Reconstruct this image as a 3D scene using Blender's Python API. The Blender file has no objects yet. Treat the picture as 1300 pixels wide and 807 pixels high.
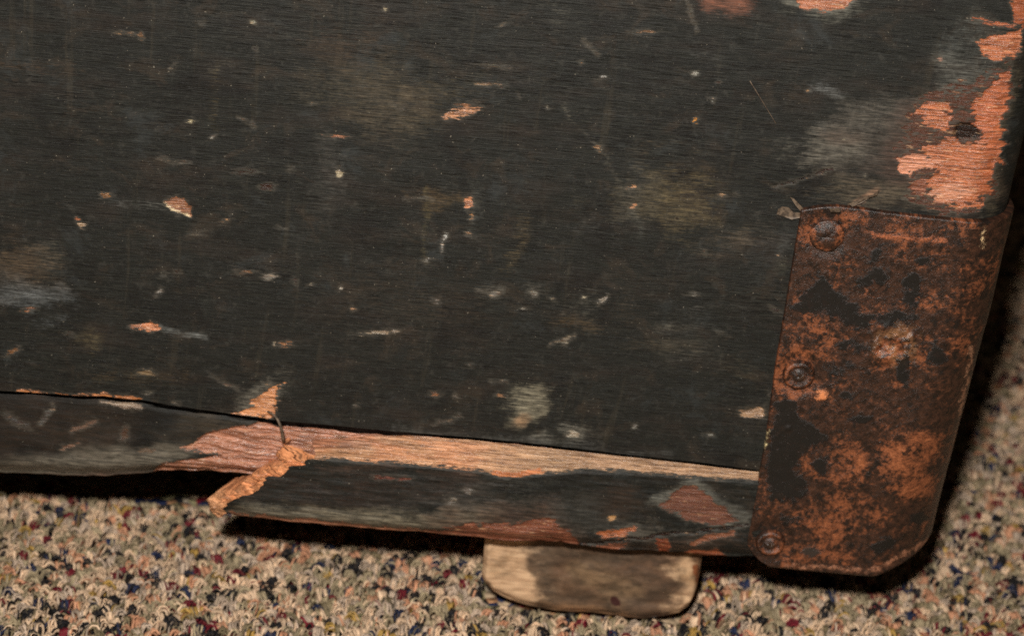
import bpy, math
import numpy as np
from mathutils import Matrix, Vector

rng = np.random.default_rng(7)
sc = bpy.context.scene
COL = sc.collection

# ------------------------------------------------------------------ camera
W, H, F = 1300.0, 807.0, 2425.0
PITCH, ROLL, DIST, ZC = math.radians(27.0), math.radians(5.2), 0.75, 0.1445
fwd = np.array([0.0, math.cos(PITCH), -math.sin(PITCH)])
R0 = np.array([1.0, 0, 0]); U0 = np.array([0, math.sin(PITCH), math.cos(PITCH)])
right = R0 * math.cos(ROLL) + U0 * math.sin(ROLL)
up = U0 * math.cos(ROLL) - R0 * math.sin(ROLL)
cpos = np.array([0, 0, ZC]) - DIST * fwd
cam_d = bpy.data.cameras.new('camera'); cam = bpy.data.objects.new('camera', cam_d)
COL.objects.link(cam); sc.camera = cam
cam.matrix_world = Matrix(((right[0], up[0], -fwd[0], cpos[0]), (right[1], up[1], -fwd[1], cpos[1]),
                           (right[2], up[2], -fwd[2], cpos[2]), (0, 0, 0, 1)))
cam_d.sensor_width = 36; cam_d.lens = 36 * F / W
cam_d.clip_start = 0.02; cam_d.clip_end = 60
cam_d.dof.use_dof = True; cam_d.dof.focus_distance = 0.715; cam_d.dof.aperture_fstop = 9.0

# ------------------------------------------------------------------ light: one camera flash, dim room
wd = bpy.data.worlds.new('World'); sc.world = wd; wd.use_nodes = True
bg = wd.node_tree.nodes['Background']
bg.inputs[0].default_value = (1.0, 0.82, 0.62, 1); bg.inputs[1].default_value = 0.02
fl_d = bpy.data.lights.new('camera_flash', 'AREA'); fl_d.shape = 'DISK'; fl_d.size = 0.055
fl_d.energy = 10.0; fl_d.color = (1.0, 0.955, 0.89)
fl = bpy.data.objects.new('camera_flash', fl_d); COL.objects.link(fl)
fp = cpos + np.array([-0.055, -0.02, 0.16])
fl.location = fp
fl.rotation_euler = (Vector((0.03, 0.0, 0.11)) - Vector(fp)).to_track_quat('-Z', 'Y').to_euler()
vs = sc.view_settings
sc.cycles.use_denoising = False
sc.cycles.sample_clamp_direct = 3.0
sc.cycles.sample_clamp_indirect = 2.0
sc.render.filter_size = 1.2
vs.view_transform = 'Standard'; vs.look = 'None'; vs.exposure = 0.0; vs.gamma = 1.0; vs.use_curve_mapping = False


# ------------------------------------------------------------------ helpers
def lin(r, g, b):
    c = np.array([r, g, b], float) / 255
    return np.where(c <= 0.04045, c / 12.92, ((c + 0.055) / 1.055) ** 2.4)


def unproj(px, py, Y=0.0):
    """point of the plane y = Y that stands at a place of the photograph"""
    px, py, Y = np.broadcast_arrays(np.asarray(px, float), np.asarray(py, float), np.asarray(Y, float))
    d = F * fwd + (px - W / 2)[..., None] * right + (H / 2 - py)[..., None] * up
    t = (Y - cpos[1]) / d[..., 1]
    return cpos + d * t[..., None]


def floor_at(px, py, z=0.0):
    d = F * fwd + (px - W / 2) * right + (H / 2 - py) * up
    return cpos + d * ((z - cpos[2]) / d[2])


def proj(P):
    q = P - cpos
    w = q @ fwd
    return np.stack([W / 2 + F * (q @ right) / w, H / 2 - F * (q @ up) / w], -1)


def hsh(i, j, seed):
    n = (i.astype(np.int64) * 374761393 + j.astype(np.int64) * 668265263 + seed * 982451653) & 0xFFFFFFFF
    n = ((n ^ (n >> 13)) * 1274126177) & 0xFFFFFFFF
    return ((n ^ (n >> 16)) & 0xFFFF) / 65535.0


def vnoise(x, y, seed=0):
    i, j = np.floor(x), np.floor(y)
    u, v = x - i, y - j
    u = u * u * (3 - 2 * u); v = v * v * (3 - 2 * v)
    a, b = hsh(i, j, seed), hsh(i + 1, j, seed)
    c, d = hsh(i, j + 1, seed), hsh(i + 1, j + 1, seed)
    return a + (b - a) * u + (c - a) * v + (a - b - c + d) * u * v


def fbm(x, y, octv=4, seed=0):
    s, a, t = 0.0, 1.0, 0.0
    for k in range(octv):
        s = s + a * vnoise(x * 2 ** k + 17 * k, y * 2 ** k - 9 * k, seed + k); t += a; a *= 0.5
    return s / t


def sstep(a, b, x):
    t = np.clip((x - a) / (b - a), 0, 1)
    return t * t * (3 - 2 * t)


def link(o, parent=None):
    COL.objects.link(o)
    if parent is not None:
        o.parent = parent
    return o


def mesh_obj(name, V, faces, mat, parent=None, attrs=None, smooth=True):
    """V (n,3); faces: (k,4) array or list of tuples"""
    me = bpy.data.meshes.new(name)
    if isinstance(faces, np.ndarray):
        k, c = faces.shape
        me.vertices.add(len(V)); me.vertices.foreach_set('co', np.ascontiguousarray(V, np.float32).ravel())
        me.loops.add(k * c); me.loops.foreach_set('vertex_index', faces.astype(np.int32).ravel())
        me.polygons.add(k); me.polygons.foreach_set('loop_start', np.arange(0, k * c, c, dtype=np.int32))
        me.update(calc_edges=True); me.validate()
    else:
        me.from_pydata([tuple(v) for v in V], [], faces)
    for nm, arr in (attrs or {}).items():
        arr = np.ascontiguousarray(arr, np.float32)
        if arr.shape[1] == 4:
            a = me.attributes.new(nm, 'FLOAT_COLOR', 'POINT'); a.data.foreach_set('color', arr.ravel())
        else:
            a = me.attributes.new(nm, 'FLOAT_VECTOR', 'POINT'); a.data.foreach_set('vector', arr.ravel())
    me.polygons.foreach_set('use_smooth', np.full(len(me.polygons), smooth))
    me.materials.append(mat)
    return link(bpy.data.objects.new(name, me), parent)


def grid_faces(n, m, flip=False):
    i, j = np.meshgrid(np.arange(n - 1), np.arange(m - 1), indexing='ij')
    a = (i * m + j).ravel()
    f = np.stack([a, a + m, a + m + 1, a + 1], -1)
    return f[:, ::-1] if flip else f


# ---- marks: chips (crisp, with relief) and soft stains, with a few painted highlights, laid on a surface by shape
def seg_dist(px, py, pts):
    d = np.full(px.shape, 1e9)
    for (x0, y0), (x1, y1) in zip(pts[:-1], pts[1:]):
        dx, dy = x1 - x0, y1 - y0
        t = np.clip(((px - x0) * dx + (py - y0) * dy) / (dx * dx + dy * dy + 1e-9), 0, 1)
        d = np.minimum(d, np.hypot(px - x0 - t * dx, py - y0 - t * dy))
    return d


def signed(px, py, shp):
    k = shp[0]
    if k == 'e':
        _, cx, cy, rx, ry, ang = shp
        a = math.radians(ang); dx, dy = px - cx, py - cy
        u = (dx * math.cos(a) + dy * math.sin(a)) / rx; v = (-dx * math.sin(a) + dy * math.cos(a)) / ry
        return (1 - np.hypot(u, v)) * min(rx, ry)
    if k == 'l':
        _, pts, w = shp
        return w / 2 - seg_dist(px, py, pts)
    _, pts = shp
    q = list(pts) + [pts[0]]
    d = seg_dist(px, py, q)
    ins = np.zeros(px.shape, bool)
    for (x0, y0), (x1, y1) in zip(q[:-1], q[1:]):
        c = ((y0 > py) != (y1 > py)) & (px < (x1 - x0) * (py - y0) / (y1 - y0 + 1e-12) + x0)
        ins ^= c
    return np.where(ins, d, -d)


def lay_marks(P2, chips, softs, small=1.0, fr=(11, 3.6)):
    px0, py0 = P2[..., 0].ravel(), P2[..., 1].ravel()
    n = px0.size
    wx, wy = fbm(px0 / 16, py0 / 11, 3, 201) - 0.5, fbm(px0 / 16, py0 / 11, 3, 211) - 0.5
    px, py = px0 + 9 * wx, py0 + 6 * wy
    chip = np.zeros((n, 4)); chip[:, 3] = -10; chip[:, :3] = lin(190, 120, 80)
    dep = np.zeros(n)
    for c in chips:
        shp, col = c[0], c[1]; depth = c[2] if len(c) > 2 else 0.25
        if shp[0] == 'e' and max(shp[3], shp[4]) < 12 and max(col) > 60:      # small nicks: finer and dirtier
            shp = shp[:3] + (shp[3] * small, shp[4] * small, shp[5]); col = [q * (0.6 + 0.4 * small) for q in col]
        v = signed(px, py, shp)
        if len(c) > 4:
            v = v + c[4] * 2.2 * (fbm(px0 / fr[0], py0 / fr[1], 4, 251) - 0.5)
        if len(c) > 3:
            v = np.minimum(v, c[3])
        m = (v > chip[:, 3]) & (v > -10)
        chip[m, :3] = lin(*col); chip[m, 3] = v[m]
        dep = np.maximum(dep, depth * sstep(-1.5, 2.5, v)) if depth >= 0 else dep + depth * sstep(-1.5, 2.5, v)
    chip[:, 3] = np.clip(chip[:, 3], -10, 10)
    soft = np.zeros((n, 4))
    big = fbm(px0 / 60, py0 / 38, 4, 221) - 0.5
    big2 = fbm(px0 / 60, py0 / 38, 4, 231) - 0.5
    spot = fbm(px0 / 26, py0 / 15, 4, 241) - 0.5
    for s in softs:
        shp, col, w, feather = s
        k_ = min(1.0, feather / 14.0)
        v = signed(px0 + 70 * k_ * big + 6 * wx, py0 + 46 * k_ * big2 + 4 * wy, shp) + spot * feather * 2.0
        a = w * sstep(-feather * 1.25, feather * 1.15, v)
        c = lin(*col)
        A0 = soft[:, 3].copy()
        out = a + A0 * (1 - a)
        k = np.where(out > 1e-6, a / np.maximum(out, 1e-6), 0)[:, None]
        soft[:, :3] = soft[:, :3] * (1 - k) + c * k
        soft[:, 3] = out
    return chip, soft, dep


# ------------------------------------------------------------------ materials
class NT:
    def __init__(self, name):
        self.mat = bpy.data.materials.new(name); self.mat.use_nodes = True
        self.t = self.mat.node_tree; self.t.nodes.clear()
        self.out = self.t.nodes.new('ShaderNodeOutputMaterial')
        self.bsdf = self.t.nodes.new('ShaderNodeBsdfPrincipled')
        self.t.links.new(self.bsdf.outputs[0], self.out.inputs[0])

    def put(self, sock, v):
        if hasattr(v, 'node'):
            self.t.links.new(v, sock)
        elif isinstance(v, (tuple, list, np.ndarray)):
            v = tuple(float(x) for x in v)
            sock.default_value = v if len(sock.default_value) == len(v) else v + (1.0,)
        else:
            sock.default_value = v

    def math(self, op, a, b=0.0, c=0.0, clamp=False):
        n = self.t.nodes.new('ShaderNodeMath'); n.operation = op; n.use_clamp = clamp
        self.put(n.inputs[0], a); self.put(n.inputs[1], b); self.put(n.inputs[2], c)
        return n.outputs[0]

    def mix(self, f, a, b, mode='MIX'):
        n = self.t.nodes.new('ShaderNodeMix'); n.data_type = 'RGBA'; n.blend_type = mode
        self.put(n.inputs[0], f); self.put(n.inputs[6], a); self.put(n.inputs[7], b)
        return n.outputs[2]

    def attr(self, name):
        n = self.t.nodes.new('ShaderNodeAttribute'); n.attribute_name = name
        return n

    def scaled(self, vec, s):
        n = self.t.nodes.new('ShaderNodeMapping')
        self.put(n.inputs[0], vec); n.inputs['Scale'].default_value = s
        return n.outputs[0]

    def noise(self, vec, scale, detail=3, rough=0.55, dist=0.0):
        n = self.t.nodes.new('ShaderNodeTexNoise')
        self.put(n.inputs['Vector'], vec); n.inputs['Scale'].default_value = scale
        n.inputs['Detail'].default_value = detail; n.inputs['Roughness'].default_value = rough
        n.inputs['Distortion'].default_value = dist
        return n.outputs[0]

    def ramp(self, v, lo, hi):
        n = self.t.nodes.new('ShaderNodeMapRange'); n.interpolation_type = 'SMOOTHSTEP'
        self.put(n.inputs[0], v); n.inputs[1].default_value = lo; n.inputs[2].default_value = hi
        return n.outputs[0]

    def bump(self, h, strength, dist, normal=None):
        n = self.t.nodes.new('ShaderNodeBump')
        n.inputs['Strength'].default_value = strength; n.inputs['Distance'].default_value = dist
        self.put(n.inputs['Height'], h)
        if normal is not None:
            self.t.links.new(normal, n.inputs['Normal'])
        return n.outputs[0]

    def finish(self, col, rough, normal=None, metal=0.0, spec=0.5):
        self.put(self.bsdf.inputs['Base Color'], col)
        self.put(self.bsdf.inputs['Roughness'], rough)
        self.put(self.bsdf.inputs['Metallic'], metal)
        self.put(self.bsdf.inputs['Specular IOR Level'], spec)
        if normal is not None:
            self.t.links.new(normal, self.bsdf.inputs['Normal'])
        return self.mat


def painted_wood():
    m = NT('worn_black_paint_on_wood')
    sz = m.attr('sz').outputs['Vector']
    chip, soft = m.attr('chip'), m.attr('soft')
    g_fine = m.noise(m.scaled(sz, (90, 1900, 1)), 1.0, 4, 0.65)
    smooth_low = m.ramp(m.noise(m.scaled(sz, (9, 26, 1)), 1.0, 3, 0.6), 0.40, 0.62)
    g_line = m.noise(m.scaled(sz, (60, 1500, 1)), 1.0, 3, 0.6)
    g_wide = m.noise(m.scaled(sz, (30, 70, 1)), 1.0, 4, 0.6)
    mottle = m.noise(sz, 260, 4, 0.65)
    fine = m.noise(sz, 2600, 2, 0.6)
    col = m.mix(m.ramp(g_fine, 0.3, 0.72), lin(17, 18, 16), lin(37, 38, 34))
    col = m.mix(m.math('MULTIPLY', m.ramp(g_wide, 0.48, 0.75), 0.45), col, lin(52, 41, 34))
    hair = m.noise(m.scaled(sz, (150, 3600, 1)), 1.0, 2, 0.6)
    col = m.mix(m.math('MULTIPLY', m.ramp(hair, 0.55, 0.72), m.math('ADD', 0.2, m.math('MULTIPLY', smooth_low, 0.35))), col, lin(72, 70, 62))
    col = m.mix(m.math('MULTIPLY', m.ramp(hair, 0.42, 0.30), 0.6), col, lin(20, 19, 17))
    ln = m.noise(m.scaled(sz, (26, 560, 1)), 1.0, 4, 0.6)
    lnf = m.ramp(m.math('ABSOLUTE', m.math('SUBTRACT', ln, 0.5)), 0.030, 0.004)
    lnf = m.math('MULTIPLY', lnf, m.math('ADD', 0.3, m.math('MULTIPLY', smooth_low, 0.6)))
    col = m.mix(lnf, col, lin(11, 10, 9))
    grit = m.noise(sz, 3000, 2, 0.7)
    col = m.mix(m.math('MULTIPLY', m.ramp(grit, 0.60, 0.74), 0.5), col, lin(92, 87, 76))
    col = m.mix(m.math('MULTIPLY', m.ramp(grit, 0.40, 0.28), 0.6), col, lin(22, 19, 17))
    col = m.mix(m.math('MULTIPLY', m.ramp(mottle, 0.54, 0.72), 0.34), col, lin(68, 66, 60))
    cl = m.noise(m.scaled(sz, (55, 75, 1)), 1.0, 5, 0.7, 0.6)
    col = m.mix(m.math('MULTIPLY', m.ramp(cl, 0.52, 0.68), 0.42), col, lin(60, 50, 40))
    cl2 = m.noise(m.scaled(sz, (34, 40, 1)), 1.0, 5, 0.72, 0.4)
    col = m.mix(m.math('MULTIPLY', m.ramp(cl2, 0.56, 0.68), 0.38), col, lin(56, 60, 60))
    col = m.mix(m.math('MULTIPLY', m.ramp(cl2, 0.46, 0.34), 0.6), col, lin(20, 18, 16))
    vst = m.noise(m.scaled(sz, (190, 14, 1)), 1.0, 4, 0.65)
    col = m.mix(m.math('MULTIPLY', m.ramp(vst, 0.58, 0.72), 0.18), col, lin(76, 68, 54))
    col = m.mix(m.math('MULTIPLY', m.ramp(g_line, 0.60, 0.68), m.math('ADD', 0.25, m.math('MULTIPLY', smooth_low, 0.6))), col, lin(17, 15, 14))
    # soft rubbed stains and a painted edge highlight, broken by the grain
    brk = m.math('ADD', m.math('MULTIPLY', m.noise(m.scaled(sz, (120, 2000, 1)), 1.0, 4, 0.7), 0.6), m.math('MULTIPLY', m.noise(m.scaled(sz, (420, 560, 1)), 1.0, 5, 0.75), 0.4))
    f = m.math('MULTIPLY', m.ramp(m.math('ADD', soft.outputs['Alpha'], m.math('MULTIPLY', m.math('SUBTRACT', brk, 0.5), 3.4)), 0.12, 1.35), 0.85)
    f = m.math('MULTIPLY', f, m.ramp(soft.outputs['Alpha'], 0.0, 0.25))
    sc_ = m.mix(m.ramp(m.noise(m.scaled(sz, (120, 900, 1)), 1.0, 3), 0.3, 0.7), m.mix(0.6, soft.outputs['Color'], (0.014, 0.014, 0.012, 1)), m.mix(1.0, soft.outputs['Color'], (1.25, 1.25, 1.25, 1), 'MULTIPLY'))
    col = m.mix(f, col, sc_)
    # pale dust specks and small pits
    sp = m.noise(sz, 900, 2, 0.5)
    spf = m.math('MULTIPLY', m.ramp(m.math('ADD', sp, m.math('MULTIPLY', m.math('SUBTRACT', cl, 0.5), 0.35)), 0.70, 0.75), m.ramp(mottle, 0.35, 0.6))
    col = m.mix(m.math('MULTIPLY', spf, 0.6), col, lin(150, 142, 126))
    sp2 = m.noise(m.scaled(sz, (1, 1, 1)), 520, 1, 0.4)
    pit = m.ramp(sp2, 0.74, 0.78)
    col = m.mix(m.math('MULTIPLY', pit, 0.7), col, lin(30, 22, 17))
    # bare wood where the paint has chipped off, one patch with a painted highlight
    n1 = m.math('SUBTRACT', m.noise(m.scaled(sz, (330, 1100, 1)), 1.0, 4, 0.65), 0.5)
    n2 = m.math('SUBTRACT', fine, 0.5)
    e = m.math('ADD', chip.outputs['Alpha'], m.math('ADD', m.math('MULTIPLY', n1, 13.0), m.math('ADD', m.math('MULTIPLY', n2, 4.0), m.math('MULTIPLY', m.math('SUBTRACT', m.noise(m.scaled(sz, (130, 520, 1)), 1.0, 3, 0.6), 0.5), 9.0))))
    cf = m.ramp(e, -0.7, 0.7)
    halo = m.math('MULTIPLY', m.ramp(e, -4.5, -0.2), 0.32)
    col = m.mix(halo, col, lin(96, 90, 80))
    gr = m.noise(m.scaled(sz, (60, 1000, 1)), 1.0, 4, 0.7)
    bare = m.mix(1.0, chip.outputs['Color'], m.mix(m.ramp(gr, 0.28, 0.72), (0.5, 0.44, 0.4, 1), (1.38, 1.38, 1.38, 1)), 'MULTIPLY')
    bare = m.mix(m.math('MULTIPLY', m.ramp(mottle, 0.5, 0.75), 0.35), bare, m.mix(1.0, chip.outputs['Color'], (0.45, 0.36, 0.33, 1), 'MULTIPLY'))
    rb = m.noise(m.scaled(sz, (30, 620, 1)), 1.0, 4, 0.65)
    bare = m.mix(m.math('MULTIPLY', m.ramp(m.math('ABSOLUTE', m.math('SUBTRACT', rb, 0.5)), 0.04, 0.005), 0.6), bare, lin(66, 42, 32))
    pale = m.ramp(m.noise(m.scaled(sz, (160, 700, 1)), 1.0, 4, 0.7), 0.56, 0.72)
    bare = m.mix(m.math('MULTIPLY', pale, 0.55), bare, lin(240, 192, 146))
    bare = m.mix(m.math('MULTIPLY', m.ramp(m.noise(m.scaled(sz, (120, 1500, 1)), 1.0, 3, 0.6), 0.56, 0.68), 0.75), bare, lin(86, 56, 42))
    bare = m.mix(m.math('MULTIPLY', m.ramp(grit, 0.40, 0.26), 0.5), bare, lin(90, 58, 42))
    col = m.mix(cf, col, bare)
    h = m.math('ADD', m.math('MULTIPLY', g_fine, 0.6), m.math('MULTIPLY', m.math('ADD', fine, m.math('MULTIPLY', hair, 0.8)), 0.35))
    h = m.math('SUBTRACT', h, m.math('MULTIPLY', m.ramp(g_line, 0.58, 0.7), 0.7))
    h = m.math('ADD', h, m.math('MULTIPLY', spf, 0.8))
    h = m.math('SUBTRACT', h, m.math('MULTIPLY', cf, m.math('ADD', 1.2, m.math('MULTIPLY', gr, -3.0))))
    nrm = m.bump(h, 0.65, 0.0005)
    rough = m.mix(cf, m.mix(mottle, (0.42, 0.42, 0.42, 1), (0.68, 0.68, 0.68, 1)), m.mix(gr, (0.20, 0.20, 0.20, 1), (0.42, 0.42, 0.42, 1)))
    return m.finish(col, rough, nrm, 0.0, m.math('ADD', 0.28, m.math('MULTIPLY', m.math('MULTIPLY', cf, m.ramp(chip.outputs['Color'], 0.10, 0.24)), 0.55)))


def rusted_metal():
    m = NT('rusted_sheet_metal')
    sz = m.attr('sz').outputs['Vector']
    chip, soft = m.attr('chip'), m.attr('soft')
    a = m.noise(sz, 70, 6, 0.62, 0.3)
    b = m.noise(sz, 330, 5, 0.7, 0.4)
    c = m.noise(sz, 1700, 3, 0.65)
    mixv = m.math('ADD', m.math('MULTIPLY', a, 0.40), m.math('ADD', m.math('ADD', m.math('MULTIPLY', b, 0.32), m.math('MULTIPLY', m.noise(sz, 620, 5, 0.75, 0.3), 0.28)), m.math('MULTIPLY', soft.outputs['Alpha'], 0.105)))
    col = m.mix(m.ramp(b, 0.3, 0.7), lin(27, 19, 15), lin(74, 47, 34))
    col = m.mix(m.ramp(mixv, 0.525, 0.625), col, m.mix(m.ramp(c, 0.3, 0.7), lin(88, 50, 33), lin(174, 102, 64)))
    col = m.mix(m.math('MULTIPLY', m.ramp(mixv, 0.62, 0.69), 0.7), col, lin(186, 112, 70))
    col = m.mix(m.math('MULTIPLY', m.ramp(c, 0.52, 0.68), 0.7), col, lin(32, 23, 20))
    d = m.noise(sz, 900, 4, 0.7)
    col = m.mix(m.math('MULTIPLY', m.ramp(d, 0.56, 0.68), 0.6), col, lin(38, 28, 25))
    col = m.mix(m.math('MULTIPLY', m.ramp(d, 0.40, 0.30), 0.5), col, lin(134, 84, 56))
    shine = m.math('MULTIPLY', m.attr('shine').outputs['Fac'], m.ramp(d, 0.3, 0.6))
    col = m.mix(m.math('MULTIPLY', shine, 0.45), col, lin(190, 136, 94))  # glint of dent and rivets painted into the base colour
    dk = m.ramp(m.noise(sz, 190, 6, 0.72, 0.5), 0.55, 0.60)
    col = m.mix(m.math('MULTIPLY', dk, 0.88), col, lin(27, 22, 20))
    n1 = m.math('ADD', m.math('SUBTRACT', m.noise(sz, 300, 6, 0.75), 0.5), m.math('MULTIPLY', m.math('SUBTRACT', c, 0.5), 0.35))
    e = m.math('ADD', chip.outputs['Alpha'], m.math('MULTIPLY', n1, 26.0))
    cf = m.math('MULTIPLY', m.ramp(e, -2.5, 3.0), m.math('SUBTRACT', 0.97, m.math('MULTIPLY', m.ramp(d, 0.60, 0.72), 0.25)))
    col = m.mix(cf, col, m.mix(m.ramp(c, 0.3, 0.7), chip.outputs['Color'], m.mix(1.0, chip.outputs['Color'], (1.6, 1.6, 1.6, 1), 'MULTIPLY')))
    h = m.math('ADD', m.math('MULTIPLY', b, 0.8), m.math('ADD', m.math('MULTIPLY', c, 0.5), m.math('MULTIPLY', cf, 0.2)))
    h = m.math('MULTIPLY', h, m.math('SUBTRACT', 1.0, m.math('MULTIPLY', cf, 0.65)))
    nrm = m.bump(h, 0.75, 0.0007)
    rough = m.mix(cf, m.mix(b, (0.20, 0.20, 0.20, 1), (0.50, 0.50, 0.50, 1)), (0.38, 0.42, 0.42, 1))
    rough = m.mix(shine, rough, (0.14, 0.14, 0.14, 1))
    return m.finish(col, rough, nrm, 0.0, m.math('ADD', 0.5, m.math('MULTIPLY', shine, 0.5)))


def foot_wood():
    m = NT('bare_grimy_wood')
    sz = m.attr('sz').outputs['Vector']
    chip, soft = m.attr('chip'), m.attr('soft')
    g = m.noise(m.scaled(sz, (60, 620, 60)), 1.0, 4, 0.6)
    mt = m.noise(m.scaled(sz, (1.0, 1.6, 1.0)), 110, 5, 0.65)
    fn = m.noise(sz, 1700, 3, 0.6)
    col = m.mix(m.ramp(g, 0.3, 0.7), lin(188, 150, 116), lin(232, 194, 154))
    blot = m.noise(m.scaled(sz, (1.0, 1.5, 1.0)), 90, 5, 0.7)
    f = m.math('MULTIPLY', m.ramp(m.math('ADD', soft.outputs['Alpha'], m.math('MULTIPLY', m.math('SUBTRACT', m.math('ADD', m.math('MULTIPLY', blot, 0.8), m.math('MULTIPLY', fn, 0.2)), 0.5), 2.4)), -0.15, 0.9), 0.95)
    f = m.math('MULTIPLY', f, m.ramp(soft.outputs['Alpha'], 0.0, 0.2))
    col = m.mix(f, col, m.mix(m.ramp(mt, 0.35, 0.65), m.mix(1.0, soft.outputs['Color'], (0.5, 0.5, 0.5, 1), 'MULTIPLY'), m.mix(1.0, soft.outputs['Color'], (1.6, 1.5, 1.4, 1), 'MULTIPLY')))
    col = m.mix(m.math('MULTIPLY', m.ramp(mt, 0.58, 0.72), 0.35), col, lin(92, 72, 56))
    e = m.math('ADD', chip.outputs['Alpha'], m.math('MULTIPLY', m.math('SUBTRACT', mt, 0.5), 8.0))
    col = m.mix(m.ramp(e, -1.5, 1.5), col, chip.outputs['Color'])
    nrm = m.bump(m.math('ADD', m.math('MULTIPLY', g, 0.8), m.math('MULTIPLY', fn, 0.4)), 0.5, 0.0006)
    return m.finish(col, 0.62, nrm, 0.0, 0.35)


def plain(name, c0, c1, scale, rough=0.6, bump=0.4):
    m = NT(name)
    tc = m.t.nodes.new('ShaderNodeTexCoord').outputs['Object']
    n = m.noise(tc, scale, 4, 0.65)
    return m.finish(m.mix(m.ramp(n, 0.3, 0.7), c0, c1), rough, m.bump(n, bump, 0.0006))


def yarn():
    m = NT('carpet_yarn')
    c = m.attr('tint').outputs['Color']; sz = m.attr('sz').outputs['Vector']
    fib = m.noise(m.scaled(sz, (260, 2600, 1)), 1.0, 3, 0.6)
    tc = m.t.nodes.new('ShaderNodeTexCoord').outputs['Object']
    n = m.noise(tc, 900, 2, 0.6)
    col = m.mix(1.0, c, m.mix(m.ramp(fib, 0.3, 0.7), (0.62, 0.6, 0.58, 1), (1.3, 1.3, 1.28, 1)), 'MULTIPLY')
    col = m.mix(m.math('MULTIPLY', m.ramp(n, 0.55, 0.7), 0.25), col, lin(190, 165, 135))
    return m.finish(col, 0.65, m.bump(fib, 0.6, 0.0005), 0.0, 0.3)


def carpet_base():
    m = NT('carpet_backing')
    tc = m.t.nodes.new('ShaderNodeTexCoord').outputs['Object']
    v = m.t.nodes.new('ShaderNodeTexVoronoi'); m.put(v.inputs['Vector'], tc); v.inputs['Scale'].default_value = 260
    sep = m.t.nodes.new('ShaderNodeSeparateColor'); m.t.links.new(v.outputs['Color'], sep.inputs[0])
    r = m.t.nodes.new('ShaderNodeValToRGB'); cr = r.color_ramp; cr.interpolation = 'CONSTANT'
    stops = [(0.0, (150, 140, 105)), (0.3, (190, 165, 135)), (0.55, (170, 155, 135)), (0.7, (200, 150, 110)),
             (0.8, (38, 36, 38)), (0.9, (44, 52, 84)), (0.95, (118, 28, 40))]
    cr.elements[0].position = 0; cr.elements[0].color = (*lin(*stops[0][1]), 1)
    cr.elements[1].position = 0.3; cr.elements[1].color = (*lin(*stops[1][1]), 1)
    for p, c in stops[2:]:
        e = cr.elements.new(p); e.color = (*lin(*c), 1)
    m.t.links.new(sep.outputs[0], r.inputs[0])
    d = m.math('SUBTRACT', 1.0, v.outputs['Distance'])
    col = m.mix(1.0, r.outputs[0], (0.95, 0.95, 0.95, 1), 'MULTIPLY')
    return m.finish(col, 0.9, m.bump(d, 1.0, 0.003), 0.0, 0.1)


M_PAINT, M_RUST, M_FOOT, M_YARN, M_BASE = painted_wood(), rusted_metal(), foot_wood(), yarn(), carpet_base()
M_DARKWOOD = plain('dark_old_wood', lin(30, 26, 22), lin(58, 46, 36), 60)
M_BARE = plain('bare_splinter', lin(120, 78, 52), lin(196, 140, 98), 600)
M_FLAKE = plain('loose_grey_flake', lin(58, 48, 40), lin(120, 102, 84), 700)
M_RIVET = plain('worn_rivet_iron', lin(44, 32, 25), lin(92, 60, 42), 700, 0.38, 0.8)

# ------------------------------------------------------------------ floor
base_me = bpy.data.meshes.new('carpet')
base_me.from_pydata([(-4, -4, -0.0085), (4, -4, -0.0085), (4, 4, -0.0085), (-4, 4, -0.0085)], [], [(0, 1, 2, 3)])
base_me.materials.append(M_BASE)
base = link(bpy.data.objects.new('carpet', base_me)); base['kind'] = 'structure'

# ------------------------------------------------------------------ trunk
trunk = bpy.data.objects.new('trunk', None); link(trunk)
trunk['label'] = 'old black painted wooden trunk with rusted metal corner and split bottom rail'
trunk['category'] = 'trunk'

XR = unproj(1222, 520)[0] + 0.0005          # right side of the case
ZB = unproj(1060, 724)[2]                   # its bottom
ZT = 0.42


def XRf(z):                                    # the case leans out a little towards the top
    return XR + 0.0012 + 0.020 * (z - ZB)


def Rz(z):
    return 0.021 + 0.007 * sstep(0.16, 0.06, z)


def wrap(srel, z, off):
    """point of the case shell: srel < 0 front, then round the corner, then along the side"""
    R = Rz(z)
    L = R * math.pi / 2
    th = np.clip(srel / R, 0, math.pi / 2)
    x = XRf(z) - R + np.minimum(srel, 0) + R * np.sin(th) + off * np.sin(th)
    y = R * (1 - np.cos(th)) + np.maximum(srel - L, 0) - off * np.cos(th)
    return np.stack([x, y, z], -1)


def poly_z(pts, Y=0.0):
    P = unproj([p[0] for p in pts], [p[1] for p in pts], Y)
    xs, zs = P[:, 0], P[:, 2]
    return lambda x: np.interp(x, xs, zs)


SEAM = [(-300, 466), (-80, 489), (0, 497), (40, 499), (95, 503), (130, 504), (150, 507), (180, 509), (215, 516), (260, 522), (310, 529),
        (350, 535), (420, 541), (500, 549), (600, 557), (700, 567), (800, 579), (900, 590), (960, 598), (1100, 615), (1350, 640)]
seam_z = poly_z(SEAM)

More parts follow.
